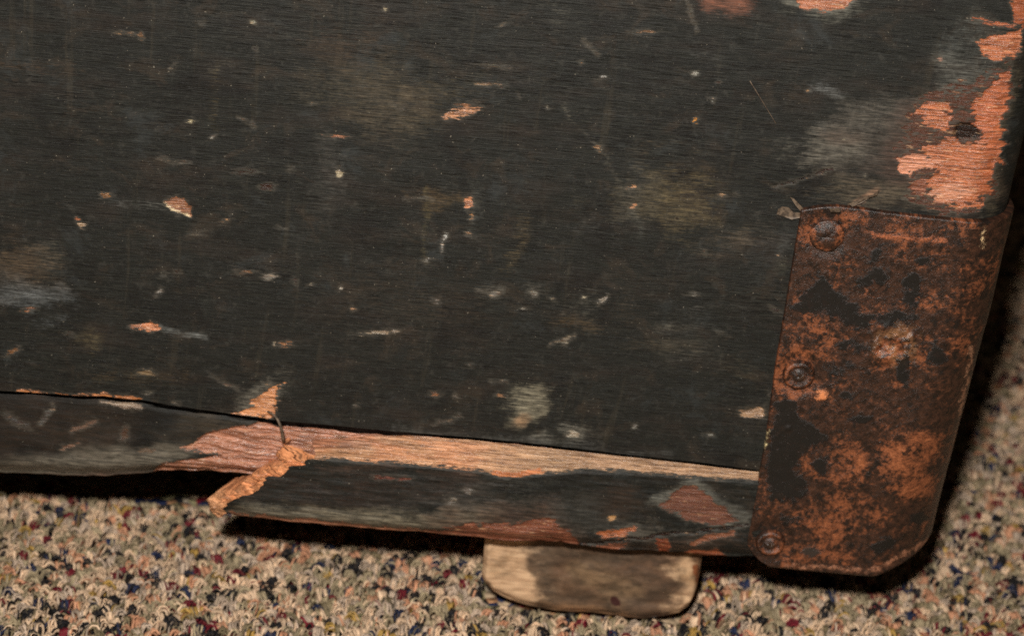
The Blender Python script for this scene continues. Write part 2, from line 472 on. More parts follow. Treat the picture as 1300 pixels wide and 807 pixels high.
# --- front panel
OR, PK, TAN, GREY, PALE = (214, 132, 84), (168, 112, 88), (190, 148, 108), (112, 108, 98), (190, 178, 156)
COP = (190, 112, 72)
chips_panel = [
    (('p', [(1002, -30), (1090, -30), (1086, 0), (1072, 10), (1045, 16), (1015, 9)]), (176, 112, 80), 0.5),
    (('p', [(1238, 52), (1262, 46), (1282, 40), (1297, 38), (1294, 68), (1270, 77), (1250, 72)]), (196, 118, 78), 0.6),
    (('p', [(1284, -10), (1312, -10), (1302, 36), (1290, 30)]), (170, 96, 62), 0.3),
    (('l', [(1236, 24), (1262, 29), (1292, 34)], 3), (170, 96, 62), 0.2),
    (('p', [(1150, 160), (1162, 132), (1188, 116), (1236, 104), (1262, 92), (1282, 84), (1286, 110), (1276, 160), (1268, 210), (1256, 246), (1246, 272), (1196, 272), (1180, 266), (1150, 252), (1160, 226), (1136, 206)]), (90, 60, 48), 0.35, 0.5, 13),
    (('p', [(1162, 140), (1186, 128), (1206, 132), (1208, 150), (1206, 166), (1184, 166), (1172, 160)]), COP, 0.5, 2.4, 11),
    (('p', [(1234, 160), (1236, 128), (1256, 110), (1270, 94), (1284, 90), (1282, 112), (1276, 136), (1274, 162), (1270, 200), (1256, 236), (1250, 262), (1240, 240), (1250, 200), (1248, 176)]), (190, 108, 70), 0.5, 3.0, 9),
    (('p', [(1140, 200), (1156, 196), (1180, 198), (1196, 206), (1178, 216), (1158, 221), (1144, 219)]), (218, 146, 112), 0.4, 6, 7),
    (('p', [(1174, 186), (1200, 178), (1232, 182), (1264, 172), (1266, 200), (1250, 230), (1244, 264), (1206, 262), (1184, 246), (1176, 228), (1190, 214), (1172, 206)]), COP, 0.5, 2.4, 11),
    (('e', 1166, 236, 10, 12, 0), (150, 96, 74), 0.3, 5, 6), (('e', 1210, 244, 30, 14, -10), (214, 146, 112), 0.3, 5, 6),
    (('p', [(357, 488), (350, 497), (346, 503), (351, 510), (346, 530), (322, 528), (296, 524), (318, 514), (334, 500)]), (232, 160, 106), 0.7, 6, 7),
    (('p', [(562, 147), (575, 138), (590, 135), (614, 138), (600, 145), (582, 151), (566, 153)]), (190, 136, 98), 0.1, 1.2),
    (('e', 592, 132, 9, 2, 0), (170, 120, 84), 0.1),
    (('l', [(604, 106), (634, 108)], 2), (130, 108, 84), 0.1),
    (('p', [(210, 258), (224, 250), (236, 254), (241, 266), (240, 276), (226, 270)]), (150, 102, 74), 0.5),
    (('p', [(210, 259), (224, 264), (238, 268), (240, 276), (226, 271)]), (226, 206, 166), 0.2),
    (('p', [(165, 413), (180, 411), (192, 409), (203, 416), (192, 420), (180, 419), (172, 418)]), (226, 150, 104), 0.5),
    (('e', 102, 285, 6, 4, 0), (176, 146, 112), 0.3), (('e', 100, 279, 3, 3, 0), (182, 108, 66), 0.3),
    (('e', 431, 219, 6.5, 6.5, 0), (186, 172, 140), 0.2), (('e', 432, 216, 2.4, 2, 0), (46, 34, 26), 0.6),
    (('e', 426, 174, 11, 2.5, 0), (168, 112, 80), 0.2),
    (('p', [(590, 250), (600, 248), (600, 262), (592, 264)]), (206, 140, 98), 0.4),
    (('e', 597, 275, 4, 6, 0), (200, 150, 100), 0.3), (('e', 595, 295, 4, 2.5, 0), (180, 140, 100), 0.3),
    (('e', 803, 238, 6, 3, 0), (206, 152, 106), 0.3), (('e', 806, 263, 4, 3.5, 0), (200, 144, 100), 0.3),
    (('e', 760, 188, 5, 3, 40), (160, 124, 88), 0.2),
    (('e', 884, 155, 2.5, 3.5, 10), (214, 140, 30), -0.3),
    (('e', 1192, 75, 5, 4, 0), (168, 130, 112), 0.2),
    (('e', 883, 92, 4, 3, 0), (150, 150, 138), 0.1), (('e', 905, 126, 3, 2, 0), (140, 140, 130), 0.1),
    (('e', 728, 550, 8, 6, 0), (176, 166, 146), -0.2),
    (('e', 480, 422, 14, 2.6, -6), (160, 146, 124), 0.1), (('e', 555, 382, 5, 3.4, 0), (122, 120, 112), 0.1),
    (('e', 628, 372, 7, 5, 0), (120, 116, 106), 0), (('e', 678, 372, 6, 4.5, 0), (122, 118, 106), 0),
    (('e', 343, 351, 8, 4, 0), (128, 122, 110), 0.1), (('e', 312, 346, 7, 2, 0), (130, 96, 66), 0.1),
    (('l', [(700, 436), (730, 426)], 2.4), (110, 100, 84), 0), (('e', 716, 436, 3, 3, 0), (140, 130, 110), 0.1),
    (('l', [(560, 320), (566, 298)], 2.2), (150, 150, 144), 0), (('e', 542, 331, 5, 2.4, -20), (140, 136, 126), 0),
    (('l', [(984, 236), (1020, 226), (1056, 214)], 2.2), (18, 15, 13), 0.5),
    (('e', 1228, 167, 20, 11, 5), (26, 20, 16), 1.4, 7, 3),
    (('p', [(938, 520), (968, 516), (970, 530), (946, 530)]), (170, 136, 104), 0.5),
    (('e', 900, 552, 6, 3, 0), (120, 118, 108), 0), (('e', 362, 436, 6, 2.4, 0), (176, 118, 70), 0.2),
    (('e', 38, 392, 5, 2, 0), (176, 118, 78), 0.2), (('e', 16, 446, 8, 3, -30), (150, 104, 62), 0.2),
    (('e', 554, 501, 5, 2, 0), (178, 118, 76), 0.2), (('e', 636, 500, 4, 2, 0), (178, 128, 86), 0),
    (('e', 435, 365, 3, 3, 0), (170, 164, 150), 0), (('e', 449, 393, 3, 2.4, 0), (170, 130, 94), 0),
    (('e', 184, 472, 11, 4, 5), (140, 118, 86), 0.1), (('e', 202, 370, 4, 2, -40), (150, 146, 136), 0),
    (('e', 250, 296, 6, 2, 0), (136, 128, 110), 0.1), (('e', 288, 280, 5, 2.4, -20), (172, 134, 98), 0.1),
    (('e', 135, 249, 4, 2, 0), (172, 124, 76), 0.2), (('e', 244, 153, 4, 1.8, 0), (196, 184, 140), 0),
    (('e', 320, 29, 5, 4, 0), (140, 140, 120), 0.1), (('e', 162, 43, 8, 2, 5), (130, 106, 80), 0.1), (('e', 180, 44, 3, 4, 0), (130, 100, 70), 0.1),
    (('e', 490, 12, 2.4, 2, 0), (196, 184, 150), 0), (('e', 628, 84, 10, 1.6, 0), (120, 116, 98), 0),
    (('e', 764, 99, 4, 2, 0), (150, 150, 144), 0), (('e', 820, 40, 8, 1.6, 0), (150, 116, 84), 0.1),
    (('e', 880, 374, 5, 2, 0), (120, 116, 106), 0), (('l', [(760, 385), (770, 377)], 2), (150, 144, 130), 0),
    (('e', 806, 541, 3, 3, 0), (140, 138, 128), 0), (('e', 340, 238, 8, 4, 0), (44, 28, 20), 0.2), (('e', 313, 218, 7, 2, 0), (42, 28, 22), 0.2),
]
for k in range(10):                             # hairline scratches
    x, y = rng.uniform(0, 1000), rng.uniform(0, 540); a_ = rng.normal(0.4, 0.8); l_ = rng.uniform(8, 46)
    c_ = rng.normal(0, 0.3)
    chips_panel.append((('l', [(x + l_ * t_ * math.cos(a_ + c_ * t_), y + l_ * t_ * math.sin(a_ + c_ * t_)) for t_ in (0, 0.33, 0.66, 1)], 1.6), (80, 78, 70), 0.02, 0.1))
for x0, x1, w in ((22, 60, 3.2), (62, 110, 2.2), (112, 128, 2.0), (130, 176, 6.5)):    # raw rim along the crack
    xs = np.linspace(x0, x1, 6)
    ys = np.interp(xs, [p[0] for p in SEAM], [p[1] for p in SEAM]) - 1.2
    chips_panel.append((('l', list(zip(xs, ys)), w), (206, 134, 82), 0.3))
# many tiny nicks, denser towards the lower left
for k in range(42):
    x, y = rng.uniform(-20, 1130), rng.uniform(0, 1) ** 0.8 * 560 - 10
    r = rng.uniform(0.6, 1.3)
    c = [(150, 146, 134), (166, 130, 92), (120, 116, 104), (190, 180, 152), (34, 24, 19)][rng.integers(0, 5)]
    chips_panel.append((('e', x, y, r * rng.uniform(1, 2.6), r, rng.uniform(-25, 35)), c, 0.08))
softs_panel = []
for k in range(26):
    x, y = rng.uniform(-20, 1000), rng.uniform(0, 560)
    w = rng.uniform(6, 34); hgt = w * rng.uniform(0.25, 1.3)
    softs_panel.append((('e', x, y, w, hgt, rng.uniform(-20, 20)), [(98, 88, 66), (88, 88, 84), (92, 76, 60), (24, 21, 18), (108, 104, 92)][rng.integers(0, 5)], rng.uniform(0.2, 0.42), rng.uniform(8, 18)))
softs_panel += [
    (('l', [(716, 134), (738, 166), (756, 186), (772, 206), (784, 226)], 6), (116, 110, 96), 0.5, 4),
    (('e', 470, 115, 85, 55, 15), (86, 78, 62), 0.6, 30), (('e', 500, 140, 45, 50, 60), (96, 84, 68), 0.45, 25),
    (('e', 420, 225, 26, 50, 0), (84, 80, 74), 0.6, 16), (('e', 445, 50, 50, 30, 0), (70, 52, 40), 0.5, 20), 
    (('e', 590, 115, 55, 18, -20), (96, 84, 62), 0.3, 12),
    (('e', 850, 250, 62, 45, 10), (112, 98, 70), 0.7, 26), (('e', 800, 250, 18, 50, 0), (84, 82, 76), 0.5, 12),
    (('e', 930, 305, 40, 12, -15), (100, 88, 74), 0.6, 10), (('e', 556, 256, 26, 16, 0), (110, 90, 62), 0.7, 10),
    (('l', [(540, 240), (542, 330)], 4), (104, 94, 64), 0.5, 3), (('l', [(596, 232), (596, 300)], 14), (92, 92, 84), 0.5, 7),
    (('l', [(655, 275), (657, 320), (655, 345)], 14), (110, 94, 66), 0.55, 8), (('l', [(804, 268), (812, 305)], 8), (92, 94, 88), 0.45, 5),
    (('l', [(272, 90), (273, 170)], 8), (98, 84, 54), 0.35, 6),
    (('e', 30, 340, 45, 35, 0), (104, 86, 66), 0.7, 22), (('e', 30, 380, 45, 18, 5), (112, 116, 116), 0.8, 12),
    (('e', 110, 432, 16, 14, 0), (108, 96, 70), 0.6, 8), (('e', 180, 480, 45, 14, 0), (112, 92, 62), 0.5, 12),
    (('e', 150, 240, 14, 22, 0), (90, 92, 92), 0.35, 14), (('e', 40, 82, 60, 8, 3), (88, 70, 54), 0.5, 6),
    (('l', [(205, 417), (235, 424), (265, 430)], 6), (134, 136, 132), 0.8, 4), (('e', 330, 500, 34, 14, -38), (140, 134, 120), 0.75, 10),
    (('e', 194, 255, 24, 5, -5), (124, 122, 114), 0.6, 5),
    (('e', 672, 512, 34, 26, -25), (150, 142, 120), 0.95, 12), (('e', 664, 534, 8, 7, 0), (170, 134, 100), 0.9, 5),
    (('e', 690, 555, 16, 8, 0), (128, 124, 112), 0.8, 7), (('e', 728, 550, 14, 10, 20), (130, 126, 114), 0.7, 6),
    (('e', 730, 412, 30, 8, 0), (104, 82, 54), 0.6, 8), (('e', 845, 440, 40, 8, 0), (84, 70, 48), 0.45, 8), (('e', 550, 380, 100, 30, 10), (74, 62, 48), 0.4, 25),
    (('e', 630, 370, 16, 9, 0), (110, 106, 96), 0.6, 6), (('e', 680, 370, 14, 8, 0), (110, 106, 96), 0.5, 6),
    (('e', 850, 415, 16, 3, -5), (120, 114, 100), 0.6, 4), (('l', [(826, 398), (900, 388), (950, 392)], 3), (104, 100, 92), 0.4, 3),
    (('e', 480, 400, 100, 60, 0), (60, 52, 44), 0.4, 40), (('e', 1060, 185, 56, 24, 5), (122, 116, 104), 0.9, 16), (('e', 1070, 172, 22, 9, 0), (112, 86, 70), 0.8, 7),
    (('e', 1110, 165, 70, 50, 0), (92, 86, 78), 0.6, 22), (('e', 1120, 140, 50, 26, 0), (104, 98, 88), 0.6, 18), (('e', 1130, 208, 36, 40, 0), (82, 70, 62), 0.7, 20),
    (('p', [(1140, 118), (1250, 108), (1276, 100), (1262, 262), (1180, 262), (1150, 240), (1130, 220), (1120, 180)]), (84, 62, 52), 0.9, 16),
    (('e', 1240, 60, 34, 50, 0), (104, 106, 100), 0.5, 20), (('e', 1230, 90, 30, 22, 0), (108, 106, 98), 0.6, 14),
    (('l', [(1252, 270), (1268, 200), (1282, 130), (1292, 70)], 14), (92, 84, 66), 0.6, 7),
    (('e', 1130, 250, 90, 14, 3), (108, 96, 78), 0.75, 10), (('l', [(1080, 262), (1098, 252), (1114, 243)], 4), (172, 132, 104), 0.9, 3),
    (('e', 915, 0, 34, 14, 0), (134, 86, 66), 0.95, 7), (('e', 1045, -2, 56, 26, 0), (124, 122, 110), 0.8, 8),
    (('e', 985, 325, 24, 40, 10), (70, 70, 68), 0.5, 20), (('e', 960, 522, 30, 8, 0), (116, 100, 80), 0.6, 6),
    (('e', 1000, 340, 12, 14, 0), (92, 88, 70), 0.5, 8), (('e', 990, 310, 10, 10, 0), (110, 110, 104), 0.3, 6),
    (('l', [(500, 545), (600, 553), (700, 563), (850, 578)], 9), (98, 98, 94), 0.6, 5),  # grey line: highlight of the panel's lower edge, painted in
    (('l', [(150, 245), (90, 245)], 8), (80, 84, 86), 0.35, 8), (('e', 1046, 112, 16, 6, 10), (134, 136, 134), 0.6, 5),
    (('e', 960, 560, 40, 20, 0), (56, 56, 52), 0.4, 12), (('e', 860, 455, 30, 20, 0), (80, 76, 66), 0.35, 14),
]

sL = -0.42
xl_d = unproj(-70, 400)[0]
flat = np.concatenate([np.linspace(sL, xl_d, 8)[:-1], np.linspace(xl_d, XR - 0.024, 640)])
narc = 40
zt_d = unproj(650, -70)[2]
vfrac = np.concatenate([np.linspace(0, 1, 310), 1 + np.linspace(0, 1, 6)[1:]])
rows = len(vfrac)
flatN = (flat - sL) / (flat[-1] - sL)
zz = np.zeros((rows, len(flat) + narc + 4)); sr = np.zeros_like(zz)
for i, v in enumerate(vfrac):
    xcol = np.concatenate([flat, np.full(narc + 4, XR)])
    z0 = seam_z(xcol)
    z = z0 + (zt_d - z0) * v if v <= 1 else zt_d + (ZT - zt_d) * (v - 1)
    z = np.broadcast_to(z, xcol.shape)
    R = Rz(z)
    srow = np.concatenate([(sL + (XR - R[:len(flat)] - sL) * flatN) - (XR - R[:len(flat)]),
                           R[len(flat):len(flat) + narc] * np.linspace(0, math.pi / 2, narc + 1)[1:],
                           R[-4:] * math.pi / 2 + np.array([0.01, 0.03, 0.12, 0.30])])
    zz[i], sr[i] = z, srow
off = np.zeros_like(zz)
# lower edge turns inwards: three more rows
ed = [(0.0006, -0.0008), (0.0002, -0.0022), (0.0, -0.009)]
zz = np.vstack([np.stack([zz[0] + (0.0003 - 0.0003 * k) for k in range(3)])[::-1], zz[0:1] + 0.0006, zz[1:]])
off = np.vstack([np.stack([np.full(zz.shape[1], -0.0006), np.full(zz.shape[1], -0.002), np.full(zz.shape[1], -0.009)])[::-1], off])
sr = np.vstack([sr[0:1]] * 3 + [sr])
P = wrap(sr, zz, off)
pix = proj(P)
chip, soft, dep = lay_marks(pix, chips_panel, [(q[0], q[1], q[2] * 0.86, q[3]) for q in softs_panel], 0.72)
sx = (sr + XR).ravel(); szv = zz.ravel()
fib = fbm(sx * 300, szv * 1500, 3, 3)
# bare patches at the upper right are ribbed along the grain
rib = sstep(-6, 4, chip[:, 3]) * (fib - 0.5) * 0.0012
wav = (fbm(sx * 18, szv * 30, 3, 5) - 0.5) * 0.0010 + (fbm(sx * 90, szv * 500, 2, 9) - 0.5) * 0.00012
off2 = off.ravel() - dep * 0.001 + rib + wav
P = wrap(sr.ravel(), szv, off2)
attrs = dict(chip=chip, soft=soft, sz=np.stack([sx, szv, 0 * sx], -1))
mesh_obj('front_panel', P, grid_faces(*zz.shape), M_PAINT, trunk, attrs)

# --- bottom rail, the part still in place at the left (and behind the split piece)
RT = [(p[0], p[1] + 3.5 + 5.0 * (p[0] in (420, 500)) + 2.0 * (p[0] == 350)) for p in SEAM]
RB = [(-300, 585), (0, 604), (60, 607), (110, 609), (170, 606), (220, 604), (300, 606), (350, 612), (400, 618), (500, 632), (700, 655), (960, 690), (1200, 700)]
rt_z, rb_z = poly_z(RT, 0.001), poly_z(RB, 0.004)
xs = np.concatenate([np.linspace(sL, xl_d, 6)[:-1], np.linspace(xl_d, XR - 0.03, 420)])
vr = np.linspace(0, 1, 84)
zt, zb = rt_z(xs), rb_z(xs)
Z = zt[None] + (zb - zt)[None] * vr[:, None]
X = np.broadcast_to(xs, Z.shape).copy()
Y = 0.0012 + 0.006 * sstep(0.72, 1.0, vr)[:, None] ** 1.5 + 0 * Z + 0.0005 * sstep(0.06, 0.0, vr)[:, None]
Z = np.vstack([Z[0:1], Z, Z[-1:] + 0.0015, Z[-1:] + 0.003]); X = np.vstack([X[0:1], X, X[-1:], X[-1:]])
Z[0] -= 0.009
Y = np.vstack([Y[0:1] + 0.012, Y, Y[-1:] + 0.004, Y[-1:] + 0.03])
P = np.stack([X, Y, Z], -1)
raw_poly = [(188, 606), (205, 588), (255, 583), (280, 578), (232, 569), (262, 552), (296, 543), (330, 536), (362, 541), (450, 546), (700, 570), (700, 640), (350, 640), (300, 625)]
chips_glint_rail = [
    (('p', raw_poly), (184, 126, 98), 1.6),
    (('p', [(232, 568), (262, 553), (296, 544), (330, 540), (318, 550), (290, 556), (262, 565), (246, 569)]), (236, 182, 146), 1.2),  # glossy highlight on the bare upper chip, painted as paler wood
    (('l', [(0, 604), (60, 606), (110, 608), (170, 605), (220, 602)], 5), (150, 92, 70), 0.2),
    (('l', [(90, 546), (100, 540), (120, 535)], 4), (116, 92, 76), 0.2), (('l', [(78, 570), (98, 561)], 4), (128, 98, 78), 0.2),
    (('l', [(50, 538), (66, 516)], 5), (86, 86, 82), 0), (('e', 158, 552, 5, 8, 10), (84, 66, 52), 0.2),
    (('e', 186, 572, 9, 3, 0), (108, 92, 76), 0.1), (('e', 22, 535, 14, 3, 35), (74, 72, 70), 0),
    (('p', [(128, 510), (150, 509), (178, 514), (180, 520), (150, 518)]), (150, 132, 112), 0),
]
softs_rail = [
    (('p', [(-80, 490), (200, 512), (330, 536), (240, 570), (190, 590), (-80, 575)]), (17, 13, 11), 1.0, 8),
    (('p', [(-80, 572), (60, 578), (140, 572), (200, 566), (230, 575), (200, 592), (120, 606), (-80, 606)]), (124, 116, 102), 1.0, 9),
    (('e', 40, 540, 90, 26, 8), (66, 50, 40), 0.25, 16), (('e', 60, 545, 60, 18, 10), (72, 56, 44), 0.3, 14), (('e', 262, 545, 50, 16, -8), (104, 92, 76), 0.4, 12),
    (('e', 120, 540, 60, 18, -15), (78, 62, 48), 0.3, 12), (('l', [(-80, 603), (110, 607), (220, 603)], 8), (140, 88, 70), 0.8, 5),
]
pix = proj(P)
chip, soft, dep = lay_marks(pix, chips_glint_rail, softs_rail)
fx, fz = P[..., 0].ravel(), P[..., 2].ravel()
inraw = sstep(-3, 5, signed(pix[..., 0].ravel(), pix[..., 1].ravel(), ('p', raw_poly)))
Yd = P[..., 1].ravel() + dep * 0.001 + inraw * (0.5 - fbm(fx * 60, (fz + fx * 0.12) * 700, 4, 21)) * 0.0034 + (fbm(fx * 50, fz * 160, 3, 31) - 0.5) * 0.0012
Zd = fz + (fbm(fx * 160, fz * 30, 3, 41) - 0.5) * 0.0014
P = np.stack([fx, Yd, Zd], -1)
mesh_obj('bottom_rail', P, grid_faces(*Z.shape, flip=True), M_PAINT, trunk, dict(chip=chip, soft=soft, sz=np.stack([fx, fz, 0 * fx], -1)))

# --- the split length of rail, pulled out at its broken left end
XA, XB = unproj(270, 640)[0], unproj(975, 640)[0]


def pull(x):                                   # how far it stands out from the face
    return 0.0022 + 0.0150 * np.clip((XB - x) / (XB - XA), 0, 1) ** 1.1


def on_rail(pts):                              # photograph places -> points on the pulled-out front face
    out = []
    for px, py in pts:
        Yv = -0.01
        for _ in range(6):
            q = unproj(px, py, Yv); Yv = -pull(q[0])
        out.append(q)
    return np.array(out)


# left (broken) boundary of the front face, its top and bottom edges
endF = on_rail([(404, 581), (392, 583), (386, 590), (372, 592), (362, 597), (359, 606), (344, 605), (331, 610), (327, 622), (318, 629), (302, 630), (291, 640), (284, 650), (286, 660)])
topF = on_rail([(404, 581), (450, 584), (500, 587), (560, 592), (610, 597), (640, 604), (690, 600), (742, 595), (800, 597), (891, 605), (957, 609), (1000, 613)])
botF = on_rail([(286, 660), (340, 667), (400, 673), (470, 679), (540, 684), (590, 688), (640, 694), (700, 697), (760, 702), (830, 707), (900, 712), (1000, 717)])
endB = np.array([unproj(px, py, Yv) for px, py, Yv in [(362, 562, -0.002), (353, 574, -0.004), (350, 588, -0.006), (330, 596, -0.007), (322, 604, -0.008), (304, 612, -0.008),
                 (296, 620, -0.008), (276, 624, -0.008), (264, 633, -0.008), (268, 644, -0.008), (276, 657, -0.008)]])


def resamp(pts, n):
    d = np.r_[0, np.cumsum(np.linalg.norm(np.diff(pts, axis=0), axis=1))]
    t = np.linspace(0, d[-1], n)
    return np.stack([np.interp(t, d, pts[:, k]) for k in range(3)], -1)


NV, NU = 70, 380
eF, eB = resamp(endF, NV), resamp(endB, NV)
jag = np.linspace(0, 1, NV)
jx = (fbm(jag * 22, jag * 0, 4, 51) - 0.5) * 0.0060
eF[:, 0] += jx; eB[:, 0] += jx * 0.8 + (fbm(jag * 40, jag * 0 + 4, 2, 61) - 0.5) * 0.002
tF, bF = resamp(topF, NU), resamp(botF, NU)
u = np.linspace(0, 1, NU) ** 1.15
v = np.linspace(0, 1, NV)
xend = topF[-1, 0]
front = np.zeros((NV, NU, 3))
for i in range(NV):
    x0 = eF[i, 0]
    x = x0 + (xend - x0) * u
    ztop = np.interp(x, topF[:, 0], topF[:, 2]); zbot = np.interp(x, botF[:, 0], botF[:, 2])
    # near the end the edge itself sets the height
    w = sstep(0.05, 0.0, u)
    zlin = ztop + (zbot - ztop) * v[i]
    front[i, :, 0] = x
    front[i, :, 2] = zlin * (1 - w) + (eF[i, 2] + (zlin - zlin[0])) * w
    front[i, :, 1] = -pull(x)
# roundness: worn lower edge curls back
curl = sstep(0.72, 1.0, v)[:, None]
front[:, :, 1] += 0.0045 * curl ** 2 + 0.0016 * sstep(0.05, 0, v)[:, None]
# bottom rows
nb = 5
bot = np.stack([front[-1] + np.array([0, d, dz]) for d, dz in ((0.002, 0.0007), (0.005, 0.0014), (0.010, 0.0020), (0.016, 0.0022), (0.022, 0.0022))])
# broken top: from the front edge back to the face of the case
xt = front[0, :, 0]
backz = seam_z(xt) - 0.0006 - 0.0012 * sstep(unproj(520, 555)[0], unproj(370, 550)[0], xt)
lip = np.array([[px, py] for px, py in [(355, 565), (400, 560), (470, 553), (520, 553), (640, 562), (955, 597), (1000, 602)]])
lp = unproj(lip[:, 0], lip[:, 1], 0.0012)
backz = np.interp(xt, lp[:, 0], lp[:, 2])
back = np.stack([xt - 0.004 * sstep(0.06, 0, u), np.full(NU, 0.0012), backz], -1)
NT_ = 22
tt = np.linspace(0, 1, NT_ + 1)[:-1]
top = back[None] + (front[0] - back)[None] * tt[:, None, None]
P = np.concatenate([top, front, bot])
part = np.r_[np.full(NT_, 0), np.full(NV, 1), np.full(nb, 2)]
pix = proj(P)
chips_sp = [
    (('p', [(615, 592), (650, 596), (688, 588), (694, 600), (664, 605), (626, 603)]), (214, 134, 84), -0.3),
    (('p', [(838, 640), (866, 617), (884, 617), (900, 630), (938, 662), (900, 668), (872, 658)]), (124, 82, 66), 0.5),
    (('e', 778, 656, 4.2, 4, 0), (206, 158, 104), -0.6),
    (('p', [(756, 676), (780, 674), (806, 669), (806, 675), (790, 681), (764, 682)]), (186, 108, 64), 0.3),
    (('l', [(290, 655), (400, 665), (470, 671), (540, 676), (600, 682)], 10), (160, 108, 82), 0.3, 3),
    (('p', [(420, 674), (500, 676), (560, 672), (600, 664), (640, 666), (700, 660), (724, 676), (740, 692), (700, 699), (620, 697), (580, 690), (480, 682)]), (140, 86, 64), 0.5, 4, 5),
    (('p', [(834, 684), (850, 684), (848, 702), (838, 704)]), (160, 84, 56), 0.3), (('p', [(866, 700), (910, 698), (924, 706), (890, 712), (870, 708)]), (156, 88, 58), 0.3),
    (('e', 770, 694, 22, 4, -8), (170, 106, 80), 0.3), (('l', [(880, 690), (900, 682), (930, 676)], 6), (150, 96, 70), 0.3),
    (('l', [(734, 692), (800, 684), (860, 676), (905, 673), (948, 667)], 3.2), (15, 12, 10), 1.5),
    (('l', [(470, 605), (520, 608)], 2), (96, 50, 40), 0.1), (('e', 595, 622, 5, 3, 0), (120, 118, 112), 0), (('e', 574, 636, 5, 3, 0), (110, 108, 100), 0),
]
softs_sp = [
    (('p', [(330, 600), (600, 606), (640, 640), (480, 640), (310, 632)]), (60, 44, 36), 0.6, 12),
    (('p', [(290, 640), (420, 645), (520, 652), (600, 645), (640, 650), (600, 668), (500, 676), (400, 668), (290, 660)]), (132, 122, 102), 0.95, 9),
    (('e', 430, 652, 60, 8, 4), (138, 128, 108), 0.6, 6), (('e', 350, 650, 40, 8, 4), (132, 126, 112), 0.5, 6),
    (('e', 640, 640, 90, 14, 4), (96, 94, 88), 0.5, 10), (('p', [(560, 650), (700, 640), (740, 670), (720, 690), (560, 680)]), (92, 68, 54), 0.7, 14),
    (('e', 760, 660, 46, 24, 15), (100, 98, 90), 0.45, 12), (('e', 780, 632, 30, 22, 0), (58, 44, 34), 0.9, 10),
    (('p', [(814, 640), (860, 612), (892, 612), (948, 655), (940, 668), (880, 664)]), (122, 120, 110), 0.85, 6),
    (('e', 815, 672, 20, 10, 0), (118, 110, 98), 0.7, 7), (('e', 735, 640, 24, 30, 10), (46, 44, 40), 0.5, 8),
    (('l', [(400, 592), (520, 596), (600, 604)], 6), (92, 70, 58), 0.6, 5), (('e', 900, 690, 60, 14, -5), (96, 72, 58), 0.6, 8), (('e', 800, 695, 70, 10, 0), (88, 72, 62), 0.6, 7),
    (('e', 660, 612, 40, 8, 0), (84, 80, 72), 0.4, 7), (('e', 930, 640, 20, 20, 0), (60, 58, 54), 0.4, 10),
]
chip, soft, dep = lay_marks(pix, chips_sp, softs_sp)
chip = chip.reshape(P.shape[:2] + (4,)); soft = soft.reshape(P.shape[:2] + (4,)); dep = dep.reshape(P.shape[:2])
t3 = np.linspace(0, 1, NU)
pxl = pix[..., 0]
raw = lin(222, 168, 126) + 0 * P
mixr = sstep(560, 700, pxl)[..., None]
pk = sstep(520, 430, pxl)[..., None] * sstep(0.75, 0.35, np.r_[tt, np.ones(NV + nb)])[:, None, None]
raw = raw * (1 - mixr) + lin(190, 152, 118) * mixr
raw = raw * (1 - pk) + lin(186, 138, 114) * pk
vr_ = sstep(0.45, 0.62, fbm(P[..., 0] * 70, P[..., 1] * 160 + P[..., 2] * 120, 3, 73))[..., None]
raw = raw * (1 - 0.4 * vr_) + lin(222, 138, 90) * 0.4 * vr_ * (1 - 0.7 * mixr) + lin(176, 150, 120) * 0.42 * vr_ * mixr
raw = raw * (0.75 + 0.5 * fbm(P[..., 0] * 90, P[..., 1] * 300 + P[..., 2] * 200, 3, 71))[..., None]
m = part == 0
keep = chip[m][..., 3] > 3
chip[m] = np.where(keep[..., None], chip[m], np.concatenate([raw[m], np.full(raw[m].shape[:2] + (1,), 9.0)], -1))
# ragged paint line along the upper arris of the front face
dtop = (P[NT_:NT_ + NV, :, 2] - P[NT_, :, 2][None]) * 3300 + 2.0 * fbm(P[NT_:NT_ + NV, :, 0] * 300, 0 * P[NT_:NT_ + NV, :, 0], 3, 81)
sel = chip[NT_:NT_ + NV, :, 3] < dtop + 0.8
chip[NT_:NT_ + NV][sel] = np.concatenate([raw[NT_:NT_ + NV], (dtop + 0.8)[..., None]], -1)[sel]
chip[part == 2] = np.concatenate([np.broadcast_to(lin(120, 76, 58), (nb, NU, 3)), np.full((nb, NU, 1), 6.0)], -1)
nz = fbm(P[..., 0] * 80, P[..., 2] * 700 + P[..., 1] * 500, 4, 91) - 0.5
P[..., 1] += dep * 0.001 + nz * 0.0008 + (fbm(P[..., 0] * 30, P[..., 2] * 60, 2, 95) - 0.5) * 0.0012
P[m, :, 2] += (fbm(P[m][..., 0] * 60, P[m][..., 1] * 900, 4, 93) - 0.5) * 0.0022 * np.sin(tt * math.pi)[:, None]
P[-nb - 2:, :, 2] += (fbm(P[-nb - 2:, :, 0] * 120, P[-nb - 2:, :, 1] * 30, 3, 97) - 0.5) * 0.0015
szc = np.stack([P[..., 0], P[..., 2] + P[..., 1] * 0.7, 0 * P[..., 0]], -1)
split = mesh_obj('split_rail', P.reshape(-1, 3), grid_faces(*P.shape[:2], flip=True), M_PAINT, trunk,
                 dict(chip=chip.reshape(-1, 4), soft=soft.reshape(-1, 4), sz=szc.reshape(-1, 3)))
